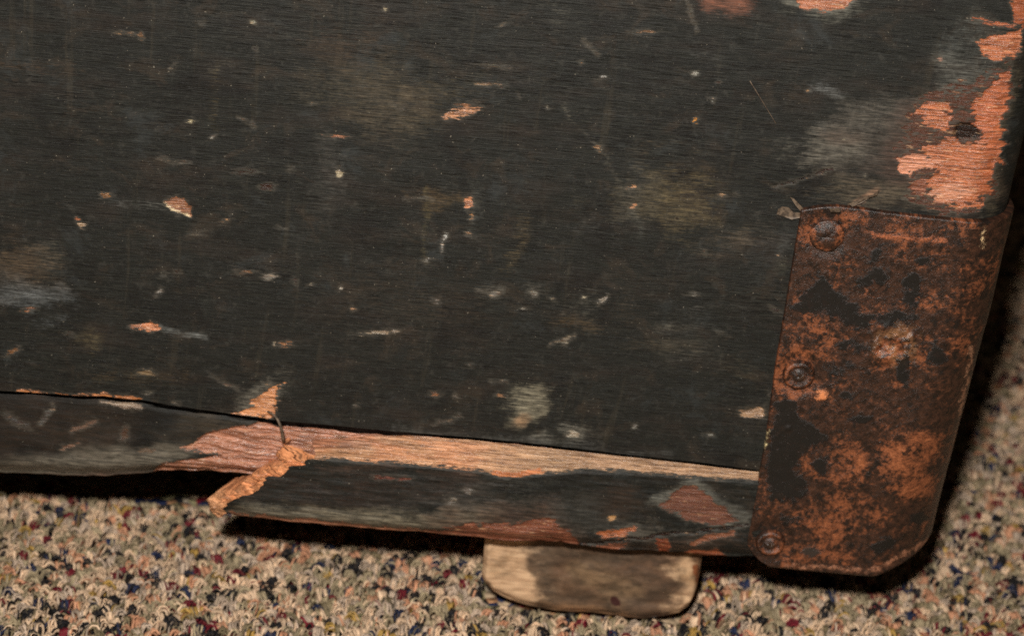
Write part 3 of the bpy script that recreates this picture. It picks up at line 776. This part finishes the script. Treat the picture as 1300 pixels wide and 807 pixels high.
# its broken end: a face of torn fibres, a part of its own
NC = 16
E = np.zeros((NV, NC, 3))
Fe = P[NT_:NT_ + NV, 0, :]
for j in range(NC):
    w = j / (NC - 1)
    E[:, j] = eB * (1 - w) + Fe * w
nzE = np.round(fbm(np.linspace(0, 17, NV)[:, None] + np.zeros((1, NC)), np.linspace(0, 2.2, NC)[None] + np.zeros((NV, 1)), 3, 101) * 7) / 7 - 0.5
bl = np.sin(np.linspace(0, math.pi, NC))[None]
E[..., 0] += nzE * 0.0075 * bl; E[..., 1] += nzE * 0.003 * bl
E = np.concatenate([E[:, :1] + np.array([0.006, 0.012, 0.0]), E], 1)
colE = lin(244, 166, 114) * (0.75 + 0.5 * fbm(E[..., 2] * 420, E[..., 0] * 120, 3, 103))[..., None]
pale_ = sstep(300, 275, proj(E)[..., 0])[..., None]
colE = colE * (1 - 0.5 * pale_) + lin(214, 170, 130) * 0.5 * pale_
chE = np.concatenate([colE, np.full(E.shape[:2] + (1,), 9.0)], -1)
mesh_obj('broken_end', E.reshape(-1, 3), grid_faces(*E.shape[:2], flip=True), M_PAINT, split,
         dict(chip=chE.reshape(-1, 4), soft=np.zeros((E.shape[0] * E.shape[1], 4)), sz=np.stack([E[..., 1] * 0.6 + E[..., 0] * 0.6, E[..., 2], 0 * E[..., 0]], -1).reshape(-1, 3)))

# --- corner bracket of rusted sheet metal
T = 0.0026                                     # stands proud of the wood
BL = [(1018, 268), (1016, 285), (1008, 330), (1000, 380), (985, 470), (973, 560), (962, 620), (955, 660), (950, 682), (950, 692), (956, 703), (966, 713), (976, 718)]
bl = unproj([p[0] for p in BL], [p[1] for p in BL], -T)
BT = [(1018, 268), (1040, 264), (1062, 263), (1090, 266), (1125, 271), (1160, 275), (1200, 279), (1240, 283)]
bt = unproj([p[0] for p in BT], [p[1] for p in BT], -T)
ztop_side = bt[-1, 2]
nv, nf, na, ns = 250, 150, 40, 8
vv = np.linspace(0, 1, nv)
SR = np.zeros((nv, nf + na + ns)); ZZ = np.zeros_like(SR)
for i, q in enumerate(vv):
    zr = bl[-1, 2] + (bl[0, 2] - bl[-1, 2]) * (1 - q)
    xl = np.interp(zr, bl[::-1, 2], bl[::-1, 0])
    R = Rz(zr)
    s = np.concatenate([np.linspace(xl - (XRf(zr) - R), 0, nf + 1)[:-1], np.linspace(0, R * math.pi / 2, na), R * math.pi / 2 + np.linspace(0.003, 0.045, ns)])
    zt_ = np.interp(s + XRf(zr) - R, bt[:, 0], bt[:, 2])
    xw = XRf(zr) - R + np.minimum(s, 0) + R * np.sin(np.clip(s / R, 0, math.pi / 2))
    zb_ = bl[-1, 2] + 0.0105 * np.clip((xw - 0.1605) / (XR + 0.0005 - 0.1605), 0, 1)
    SR[i] = s; ZZ[i] = zt_ + (zb_ - zt_) * q
OFF = np.full_like(SR, T)
P = wrap(SR, ZZ, OFF); pix = proj(P)
BK = (17, 16, 15)
chips_glints_br = [
    (('l', [(1232, 440), (1221, 520), (1208, 600), (1200, 640)], 2.4), (158, 112, 84), -0.2, 0.5), (('l', [(1250, 292), (1246, 310)], 3), (190, 160, 120), -0.1, 0.3), (('l', [(1000, 717), (1060, 721), (1112, 723), (1150, 703), (1182, 684)], 3), (146, 98, 72), -0.1, 0.3),  # first line: worn fold edge, its highlight painted into the colour
    (('p', [(1002, 392), (1018, 375), (1034, 358), (1050, 350), (1056, 365), (1068, 378), (1084, 384), (1094, 396), (1110, 400), (1104, 412), (1086, 418), (1062, 404), (1040, 398), (1020, 402)]), BK, 0),
    (('e', 1161, 356, 14, 12, 0), BK, 0), (('p', [(1150, 366), (1168, 366), (1164, 388), (1150, 386)]), BK, 0),
    (('p', [(1138, 458), (1152, 450), (1158, 470), (1150, 492), (1138, 486)]), BK, 0),
    (('e', 1064, 467, 16, 7, 0), BK, 0), (('e', 1110, 326, 8, 7, 0), BK, 0), (('e', 1070, 500, 7, 6, 0), BK, 0),
    (('p', [(982, 512), (996, 503), (1010, 512), (1016, 532), (1040, 540), (1054, 552), (1036, 562), (1020, 574), (1012, 590), (1018, 610), (1030, 624), (1008, 636), (978, 636), (974, 600), (978, 556)]), BK, 0),
    (('e', 1096, 360, 8, 5, 0), BK, 0), (('e', 1030, 700, 10, 8, 0), (44, 38, 34), 0), (('e', 1005, 662, 12, 5, 10), BK, 0),
    (('e', 1135, 402, 26, 9, 0), BK, 0), (('e', 1118, 350, 12, 8, 20), BK, 0), (('e', 1172, 330, 10, 8, 0), BK, 0), (('e', 1086, 440, 12, 6, 0), BK, 0), (('e', 1040, 590, 9, 12, 0), BK, 0), (('e', 1120, 690, 22, 7, -10), BK, 0), (('e', 1090, 530, 12, 6, 0), BK, 0), (('e', 1165, 660, 12, 10, 0), BK, 0), (('e', 1190, 450, 10, 20, 0), BK, 0),
    (('l', [(1105, 298), (1150, 302), (1200, 304)], 3), (140, 80, 50), 0.1, 0.5), (('e', 1000, 543, 4, 3, 0), (214, 160, 118), -0.5), (('e', 1044, 501, 6, 5, 0), (196, 122, 78), -0.3),  # small pale ellipse: a highlight painted on the metal
    (('l', [(975, 548), (968, 570)], 2.5), (220, 200, 150), -0.1),  # highlight on the left edge, painted as a pale line
]
softs_br = [(('e', 1060, 285, 40, 22, 0), (0, 0, 0), 0.5, 15), (('e', 1150, 290, 70, 20, 0), (0, 0, 0), 0.3, 15), (('e', 1030, 430, 50, 30, 0), (0, 0, 0), 0.6, 18),
            (('e', 1010, 480, 40, 30, 0), (0, 0, 0), 0.6, 15), (('e', 1060, 590, 40, 30, 0), (0, 0, 0), 0.6, 15), (('e', 1150, 590, 40, 38, -30), (0, 0, 0), 1.0, 18),
            (('e', 1100, 640, 18, 12, 0), (0, 0, 0), 0.7, 8), (('e', 1050, 670, 70, 40, 0), (0, 0, 0), 0.6, 20), (('e', 1175, 380, 26, 18, 0), (0, 0, 0), 0.5, 10),
            (('e', 1225, 340, 30, 80, 8), (0, 0, 0), 0.45, 20), (('e', 1140, 455, 30, 20, 0), (0, 0, 0), 0.6, 14)]
chips_glints_br = [(c[0], c[1], c[2], 5, 8) if c[1] == BK else c for c in chips_glints_br]
chip, soft, dep = lay_marks(pix, chips_glints_br, softs_br, 1.0, (12, 9))
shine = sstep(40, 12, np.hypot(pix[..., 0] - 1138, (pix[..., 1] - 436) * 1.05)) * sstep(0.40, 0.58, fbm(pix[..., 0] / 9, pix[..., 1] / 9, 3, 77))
px, py = pix[..., 0], pix[..., 1]
sxx = SR + XR
lump = sstep(48, 8, np.hypot(px - 1135, (py - 440) * 1.1)) * (fbm(sxx * 300, ZZ * 300, 3, 7) - 0.42) * 0.0040
OFF = OFF + (fbm(sxx * 35, ZZ * 35, 3, 11) - 0.5) * 0.0014 + lump - dep.reshape(SR.shape) * 0.001 + (fbm(sxx * 300, ZZ * 300, 3, 15) - 0.5) * 0.00022
for rx, ry in ((1050, 298), (1015, 475), (978, 688)):
    rr = np.hypot(px - rx, py - ry)
    OFF = OFF - 0.0007 * sstep(34, 20, rr)
# skirts: bottom folds under the case, the other edges turn back to the wood
def skirt(S, Zv, O, steps):
    return [(S, Zv + dz, O + do) for dz, do in steps]
lo = skirt(SR[-1], ZZ[-1], OFF[-1], [(-0.0009, -0.0009), (-0.0012, -0.0022), (-0.0012, -0.011)])
hi = skirt(SR[0], ZZ[0], OFF[0], [(0.0003, -0.0008), (0.0003, -0.003)])[::-1]
SR = np.vstack([h[0] for h in hi] + [SR] + [l[0] for l in lo])
ZZ = np.vstack([h[1] for h in hi] + [ZZ] + [l[1] for l in lo]); OFF = np.vstack([h[2] for h in hi] + [OFF] + [l[2] for l in lo])
def padattr(a):
    a = a.reshape(nv, -1, 4); return np.concatenate([a[:1]] * 2 + [a] + [a[-1:]] * 3)
chip, soft, shine = padattr(chip), padattr(soft), padattr(np.repeat(shine.reshape(-1, 1), 4, 1))
# left edge turns back
SR = np.hstack([SR[:, :1] - 0.0003, SR[:, :1] - 0.0003, SR]); ZZ = np.hstack([ZZ[:, :1]] * 2 + [ZZ])
OFF = np.hstack([OFF[:, :1] - 0.0032, OFF[:, :1] - 0.0007, OFF])
chip = np.concatenate([chip[:, :1]] * 2 + [chip], 1); soft = np.concatenate([soft[:, :1]] * 2 + [soft], 1); shine = np.concatenate([shine[:, :1]] * 2 + [shine], 1)
P = wrap(SR, ZZ, OFF)
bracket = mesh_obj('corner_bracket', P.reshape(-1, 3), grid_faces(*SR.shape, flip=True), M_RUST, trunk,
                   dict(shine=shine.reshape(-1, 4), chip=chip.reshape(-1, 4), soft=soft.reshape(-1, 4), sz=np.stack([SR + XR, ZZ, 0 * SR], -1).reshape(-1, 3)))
# rivets
def rivet(pxc, pyc, r, prof, seed, pit):
    c = unproj(pxc, pyc, -T + 0.0002)
    n, k = 40, len(prof)
    V, a = [], np.linspace(0, 2 * math.pi, n, endpoint=False)
    for rr, h in prof:
        wob = 1 + 0.10 * (fbm(np.cos(a) * 1.5 + seed, np.sin(a) * 1.5, 2, seed) - 0.5) + 0.02 * rng.normal(size=n)
        hh = h * (1 + 0.3 * (fbm(np.cos(a) * 2 + 9, np.sin(a) * 2 + seed, 2, seed + 3) - 0.5))
        hh = hh * 2.0
        V.append(np.stack([c[0] + np.cos(a) * rr * r * wob, np.full(n, c[1]) - hh, c[2] + np.sin(a) * rr * r * wob], -1))
    V = np.concatenate(V)
    f = []
    for i in range(k - 1):
        for j in range(n):
            f.append((i * n + j, i * n + (j + 1) % n, (i + 1) * n + (j + 1) % n, (i + 1) * n + j))
    V = np.vstack([V, [[c[0], c[1] - prof[-1][1], c[2]]]])
    F3 = [((k - 1) * n + j, (k - 1) * n + (j + 1) % n, len(V) - 1) for j in range(n)]
    d = np.hypot(V[:, 0] - c[0], V[:, 2] - c[2]) / r
    soft = np.zeros((len(V), 4)); soft[:, 3] = np.clip(0.7 - abs(d - 0.8) * 2, 0, 1)
    chip = np.zeros((len(V), 4)); chip[:, :3] = lin(40, 29, 23)
    dp = np.hypot(V[:, 0] - c[0] - pit[0] * r, V[:, 2] - c[2] - pit[1] * r) / r
    chip[:, 3] = (pit[2] - dp) * 14 - 2
    sh = np.repeat(sstep(0.30, 0.12, np.hypot(V[:, 0] - c[0] - pit[0] * r - 0.1 * r, V[:, 2] - c[2] - pit[1] * r) / r)[:, None], 4, 1) * pit[3]  # painted glint beside the pit, tints the base colour too
    return mesh_obj('rivet', V, f + F3, M_RUST, bracket, dict(shine=sh, chip=chip, soft=soft, sz=np.stack([V[:, 0], V[:, 2], 0 * d], -1)))
dome = [(1.0, -0.0012), (1.0, 0.0), (0.95, 0.0004), (0.88, 0.0005), (0.80, 0.0006), (0.68, 0.0010), (0.5, 0.0013), (0.3, 0.0014), (0.1, 0.0014)]
pitd = [(1.0, -0.0012), (0.98, 0.0002), (0.9, 0.0009), (0.78, 0.0013), (0.66, 0.0011), (0.52, 0.0004), (0.4, 0.0008), (0.25, 0.0014), (0.1, 0.0016)]
rivet(1050, 299, 0.0066, [(a_, h_ * 0.6) for a_, h_ in dome], 3, (0, 0, -0.3, 0))
pitd = [(a_, h_ * 0.7) for a_, h_ in pitd]
rivet(1014, 475, 0.0064, pitd, 5, (0.05, -0.12, 0.52, 1))
rivet(978, 688, 0.0062, pitd, 8, (-0.1, -0.08, 0.5, 1))

# --- foot: a skid of bare wood under the case, set back a little
FY = 0.010
FP = [(615, 690), (616, 720), (617, 745), (626, 756), (642, 765), (664, 773), (690, 778), (740, 783), (780, 787), (815, 789), (845, 787), (862, 783), (875, 774), (884, 758), (888, 740), (891, 716), (891, 700)]
fpts = unproj([p[0] for p in FP], [p[1] for p in FP], FY)
ztopf = unproj(750, 690, FY)[2] + 0.002
nx, nz_ = 130, 50
fx = np.linspace(fpts[:, 0].min(), fpts[:, 0].max(), nx)
low = [(615.5, 690)] + FP
o = np.argsort(fpts[:, 0]); fb = np.interp(fx, fpts[o, 0], fpts[o, 2])
# lower outline only (min over the vertical ends)
fb = np.array([fpts[[0, 1, 2], 2].min() if k == 0 else fb[k] for k in range(nx)])
fb = np.interp(fx, fpts[2:15, 0], fpts[2:15, 2])
V, rowsf = [], []
for i in range(nz_):
    w = i / (nz_ - 1)
    z = ztopf + (fb - ztopf) * w
    y = np.full(nx, FY) + 0.0035 * sstep(0.8, 1.0, np.array(w)) ** 2 + 0.004 * (sstep(0.03, 0, (fx - fx[0]) / (fx[-1] - fx[0])) ** 2 + sstep(0.97, 1, (fx - fx[0]) / (fx[-1] - fx[0])) ** 2)
    y = y + (fbm(fx * 60, z * 90, 4, 111) - 0.5) * 0.0034
    rowsf.append(np.stack([fx, y, z], -1))
for d in (0.004, 0.012, 0.05, 0.09):
    q = rowsf[nz_ - 1].copy(); q[:, 1] += d; rowsf.append(q)
P = np.array(rowsf)
# end walls
Lw = P[:, :1].copy(); Lw[:, :, 1] = 0.11; Rw = P[:, -1:].copy(); Rw[:, :, 1] = 0.11
P = np.concatenate([Lw, P, Rw], 1)
pix = proj(P)
chips_f = [(('l', [(884, 720), (888, 745), (878, 770), (862, 785)], 7), (126, 74, 44), 0), (('e', 781, 762, 7, 6, 0), (62, 32, 28), 0), (('e', 832, 787, 16, 3, -3), (150, 150, 150), 0)]
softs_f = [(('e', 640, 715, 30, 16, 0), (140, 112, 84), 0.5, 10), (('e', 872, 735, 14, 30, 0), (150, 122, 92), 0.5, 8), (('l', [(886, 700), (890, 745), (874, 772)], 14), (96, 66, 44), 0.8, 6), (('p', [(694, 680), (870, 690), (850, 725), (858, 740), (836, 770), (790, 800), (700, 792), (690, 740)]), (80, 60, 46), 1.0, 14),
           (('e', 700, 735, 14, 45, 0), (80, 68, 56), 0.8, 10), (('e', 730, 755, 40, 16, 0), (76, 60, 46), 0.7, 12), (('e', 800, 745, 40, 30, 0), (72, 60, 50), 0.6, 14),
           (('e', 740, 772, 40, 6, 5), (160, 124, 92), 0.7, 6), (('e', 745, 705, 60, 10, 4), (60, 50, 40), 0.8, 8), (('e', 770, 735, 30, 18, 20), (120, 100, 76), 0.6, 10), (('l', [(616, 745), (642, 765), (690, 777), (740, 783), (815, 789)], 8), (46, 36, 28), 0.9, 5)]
chip, soft, dep = lay_marks(pix, chips_f, softs_f)
mesh_obj('foot', P.reshape(-1, 3), grid_faces(*P.shape[:2], flip=True), M_FOOT, trunk,
         dict(chip=chip, soft=soft, sz=P.reshape(-1, 3)[:, [0, 2, 1]]))

# --- the case behind the boards: bottom, back, top, ends
def box(name, x0, x1, y0, y1, z0, z1, mat, parent, bev=0.002):
    import bmesh
    bm = bmesh.new(); bmesh.ops.create_cube(bm, size=1)
    for vt in bm.verts:
        vt.co = ((x0 + x1) / 2 + vt.co.x * (x1 - x0), (y0 + y1) / 2 + vt.co.y * (y1 - y0), (z0 + z1) / 2 + vt.co.z * (z1 - z0))
    bmesh.ops.bevel(bm, geom=bm.edges[:], offset=bev, segments=2, affect='EDGES', profile=0.5)
    me = bpy.data.meshes.new(name); bm.to_mesh(me); bm.free(); me.materials.append(mat)
    return link(bpy.data.objects.new(name, me), parent)
box('case_body', sL - 0.003, XR - 0.022, 0.016, 0.30, ZB + 0.006, ZT - 0.004, M_DARKWOOD, trunk, 0.010)
box('bottom_rail', XR - 0.021, XR - 0.002, 0.062, 0.298, ZB + 0.003, seam_z(XR) - 0.002, M_DARKWOOD, trunk, 0.002)
box('lid', sL - 0.006, XR + 0.002, -0.002, 0.306, ZT + 0.0005, ZT + 0.03, M_DARKWOOD, trunk, 0.006)
bf = box('foot', -0.40, -0.32, 0.012, 0.10, -0.006, ZB + 0.008, M_DARKWOOD, trunk, 0.004)

# --- splinters, flakes, fibres that stick up from the surface
def tube(name, pts, r0, r1, mat, parent, n=6):
    pts = np.array(pts); k = len(pts); V, f = [], []
    for i, p in enumerate(pts):
        t = pts[min(i + 1, k - 1)] - pts[max(i - 1, 0)]; t = t / np.linalg.norm(t)
        a = np.cross(t, [0, 1, 0.1]); a /= np.linalg.norm(a); b = np.cross(t, a)
        r = r0 + (r1 - r0) * i / (k - 1)
        for j in range(n):
            an = 2 * math.pi * j / n
            V.append(p + r * (math.cos(an) * a + math.sin(an) * b))
    for i in range(k - 1):
        for j in range(n):
            f.append((i * n + j, i * n + (j + 1) % n, (i + 1) * n + (j + 1) % n, (i + 1) * n + j))
    f += [tuple(range(n))[::-1], tuple(range((k - 1) * n, k * n))]
    return mesh_obj(name, np.array(V), f, mat, parent)


def curve3(pxs, n=14):
    q = np.array([unproj(x, y, Yv) for x, y, Yv in pxs])
    d = np.linspace(0, 1, len(q)); t = np.linspace(0, 1, n)
    out = np.stack([np.interp(t, d, q[:, k]) for k in range(3)], -1)
    for _ in range(3):
        out[1:-1] = (out[:-2] + 2 * out[1:-1] + out[2:]) / 4
    return out
tube('splinter', curve3([(340, 522, -0.001), (349, 527, -0.005), (356, 538, -0.007), (360, 560, -0.004)]), 0.0004, 0.0007, M_FLAKE, trunk)
tube('splinter', curve3([(952, 103, -0.0003), (965, 124, -0.0007), (985, 157, -0.0003)]), 0.00026, 0.0001, M_FLAKE, trunk)


def flake(pts, th, mat, lift):
    q = unproj([p[0] for p in pts], [p[1] for p in pts], -lift)
    q[:, 1] -= rng.uniform(0, lift, len(q))
    bk = q + np.array([0, th, 0]); n = len(q)
    V = np.vstack([q, bk])
    f = [tuple(range(n)), tuple(range(2 * n - 1, n - 1, -1))] + [(i, i + n, (i + 1) % n + n, (i + 1) % n) for i in range(n)]
    return mesh_obj('paint_flake', V, f, mat, trunk, smooth=False)
flake([(988, 265), (993, 262), (1001, 263), (1008, 270), (1016, 270), (1018, 276), (1005, 278), (996, 275), (986, 272)], 0.0006, M_FLAKE, 0.0008)
flake([(1003, 250), (1008, 252), (1020, 264), (1019, 271), (1011, 262)], 0.0005, M_FLAKE, 0.0010)
flake([(1052, 262), (1066, 261), (1066, 267), (1054, 267)], 0.0005, M_FLAKE, 0.0030)
flake([(1078, 259), (1098, 249), (1110, 246), (1116, 241), (1113, 248), (1104, 251), (1094, 257), (1082, 262)], 0.0005, M_FLAKE, 0.0012)

# ------------------------------------------------------------------ carpet pile
cx = [floor_at(a, b) for a, b in ((-120, 560), (1430, 60), (1430, 910), (-120, 910), (1430, -100))]
x_lo, x_hi = min(c[0] for c in cx) - 0.01, max(c[0] for c in cx)
SP = 0.0047
gx, gy = np.meshgrid(np.arange(x_lo, x_hi, SP), np.arange(-0.19, 0.75, SP), indexing='ij')
gx = gx + (np.round(gy / SP) % 2) * SP / 2
gx = gx.ravel() + rng.normal(0, 0.0009, gx.size); gy = gy.ravel() + rng.normal(0, 0.0009, gy.size)
pp = proj(np.stack([gx, gy, 0 * gx], -1))
ok = (pp[:, 0] > -110) & (pp[:, 0] < 1420) & (pp[:, 1] < 900) & (pp[:, 1] > -60)
ok &= ~((gx < XR - 0.012) & (gy > 0.07))
ok &= ~((gx > fx[0] + 0.001) & (gx < fx[-1] - 0.001) & (gy > FY + 0.004) & (gy < 0.1))
gx, gy = gx[ok], gy[ok]
pal = np.array([lin(246, 212, 178), lin(184, 166, 134), lin(216, 192, 170), lin(224, 164, 128), lin(30, 28, 32), lin(38, 48, 80), lin(124, 30, 44), lin(196, 158, 84), lin(146, 130, 100)])
pr = np.array([0.27, 0.20, 0.15, 0.09, 0.12, 0.045, 0.06, 0.03, 0.06]); pr /= pr.sum()
NPLY, NR, NS = 8, 6, 3
nt = len(gx); N = nt * NPLY
bx, by = np.repeat(gx, NPLY), np.repeat(gy, NPLY)
tuft_c = rng.choice(len(pal), nt, p=pr)
pc = np.repeat(tuft_c, NPLY); sw = rng.random(N) < 0.24
pc[sw] = rng.choice(len(pal), sw.sum(), p=pr)
cols = pal[pc] * rng.uniform(0.52, 1.10, (N, 1))
ang = np.repeat(rng.normal(1.2, 0.7, nt), NPLY) + rng.normal(0, 0.30, N)
side = np.tile(np.linspace(-1, 1, NPLY), nt) * 0.0017 + rng.normal(0, 0.0004, N)
span = rng.uniform(0.0020, 0.0035, N); ht = np.repeat(rng.uniform(0.0032, 0.0050, nt), NPLY) + rng.normal(0, 0.0005, N); rad = rng.uniform(0.00036, 0.00066, N)
t = np.linspace(-0.08, 1.08, NR)
dx, dy = np.cos(ang), np.sin(ang)
arch = np.sin(np.clip(t, 0, 1) * math.pi) ** 0.7
a0 = (t - 0.5) * 2
cxp = bx[:, None] + dx[:, None] * a0 * span[:, None] - dy[:, None] * side[:, None]
cyp = by[:, None] + dy[:, None] * a0 * span[:, None] + dx[:, None] * side[:, None]
czp = -0.0078 + arch[None] * ht[:, None] + 0.001
C = np.stack([cxp, cyp, czp], -1)
tw = rng.uniform(0, 6, N)
C[..., 0] += 0.0004 * np.sin(t * 7 + tw[:, None]); C[..., 1] += 0.0004 * np.cos(t * 7 + tw[:, None])
tg = np.gradient(C, axis=1); tg /= np.linalg.norm(tg, axis=2, keepdims=True)
sd = np.stack([-dy, dx, 0 * dx], -1)[:, None, :] * np.ones((1, NR, 1))
nn = np.cross(tg, sd); nn /= np.linalg.norm(nn, axis=2, keepdims=True); sd = np.cross(nn, tg)
th = np.linspace(0, 2 * math.pi, NS, endpoint=False)
rr = rad[:, None] * (1 + 0.15 * np.sin(t * 9 + tw[:, None]))
V = C[:, :, None, :] + rr[:, :, None, None] * (np.cos(th)[None, None, :, None] * sd[:, :, None, :] + np.sin(th)[None, None, :, None] * nn[:, :, None, :])
i, j = np.meshgrid(np.arange(NR - 1), np.arange(NS), indexing='ij')
q = np.stack([i * NS + j, i * NS + (j + 1) % NS, (i + 1) * NS + (j + 1) % NS, (i + 1) * NS + j], -1).reshape(-1, 4)
Fq = (np.arange(N)[:, None, None] * (NR * NS) + q[None]).reshape(-1, 4)
tint = np.concatenate([np.repeat(cols, NR * NS, 0), np.ones((N * NR * NS, 1))], 1)
uvz = np.stack([(t[None, :, None] * span[:, None, None] * 2 + 0 * th + bx[:, None, None] * 3), (th[None, None] * 0.001 + 0 * t[None, :, None] + by[:, None, None] * 3 + t[None, :, None] * 0.001), 0 * t[None, :, None] + 0 * th + 0 * bx[:, None, None]], -1)
pile = mesh_obj('carpet_pile', V.reshape(-1, 3), Fq, M_YARN, None, dict(tint=tint, sz=uvz.reshape(-1, 3)))
pile['kind'] = 'stuff'; pile['label'] = 'beige loop pile carpet flecked with red, navy, black and yellow yarn'
pile['category'] = 'carpet'
print('tufts', nt, 'pile tris', len(Fq) * 2, 'XR', XR, 'ZB', ZB, 'pxmm', F / DIST / 1000)
print('foot low', fb.min(), 'bracket bottom z', bl[-1], unproj(1115, 726, -T), unproj(900, 712, -0.003), unproj(0, 605))
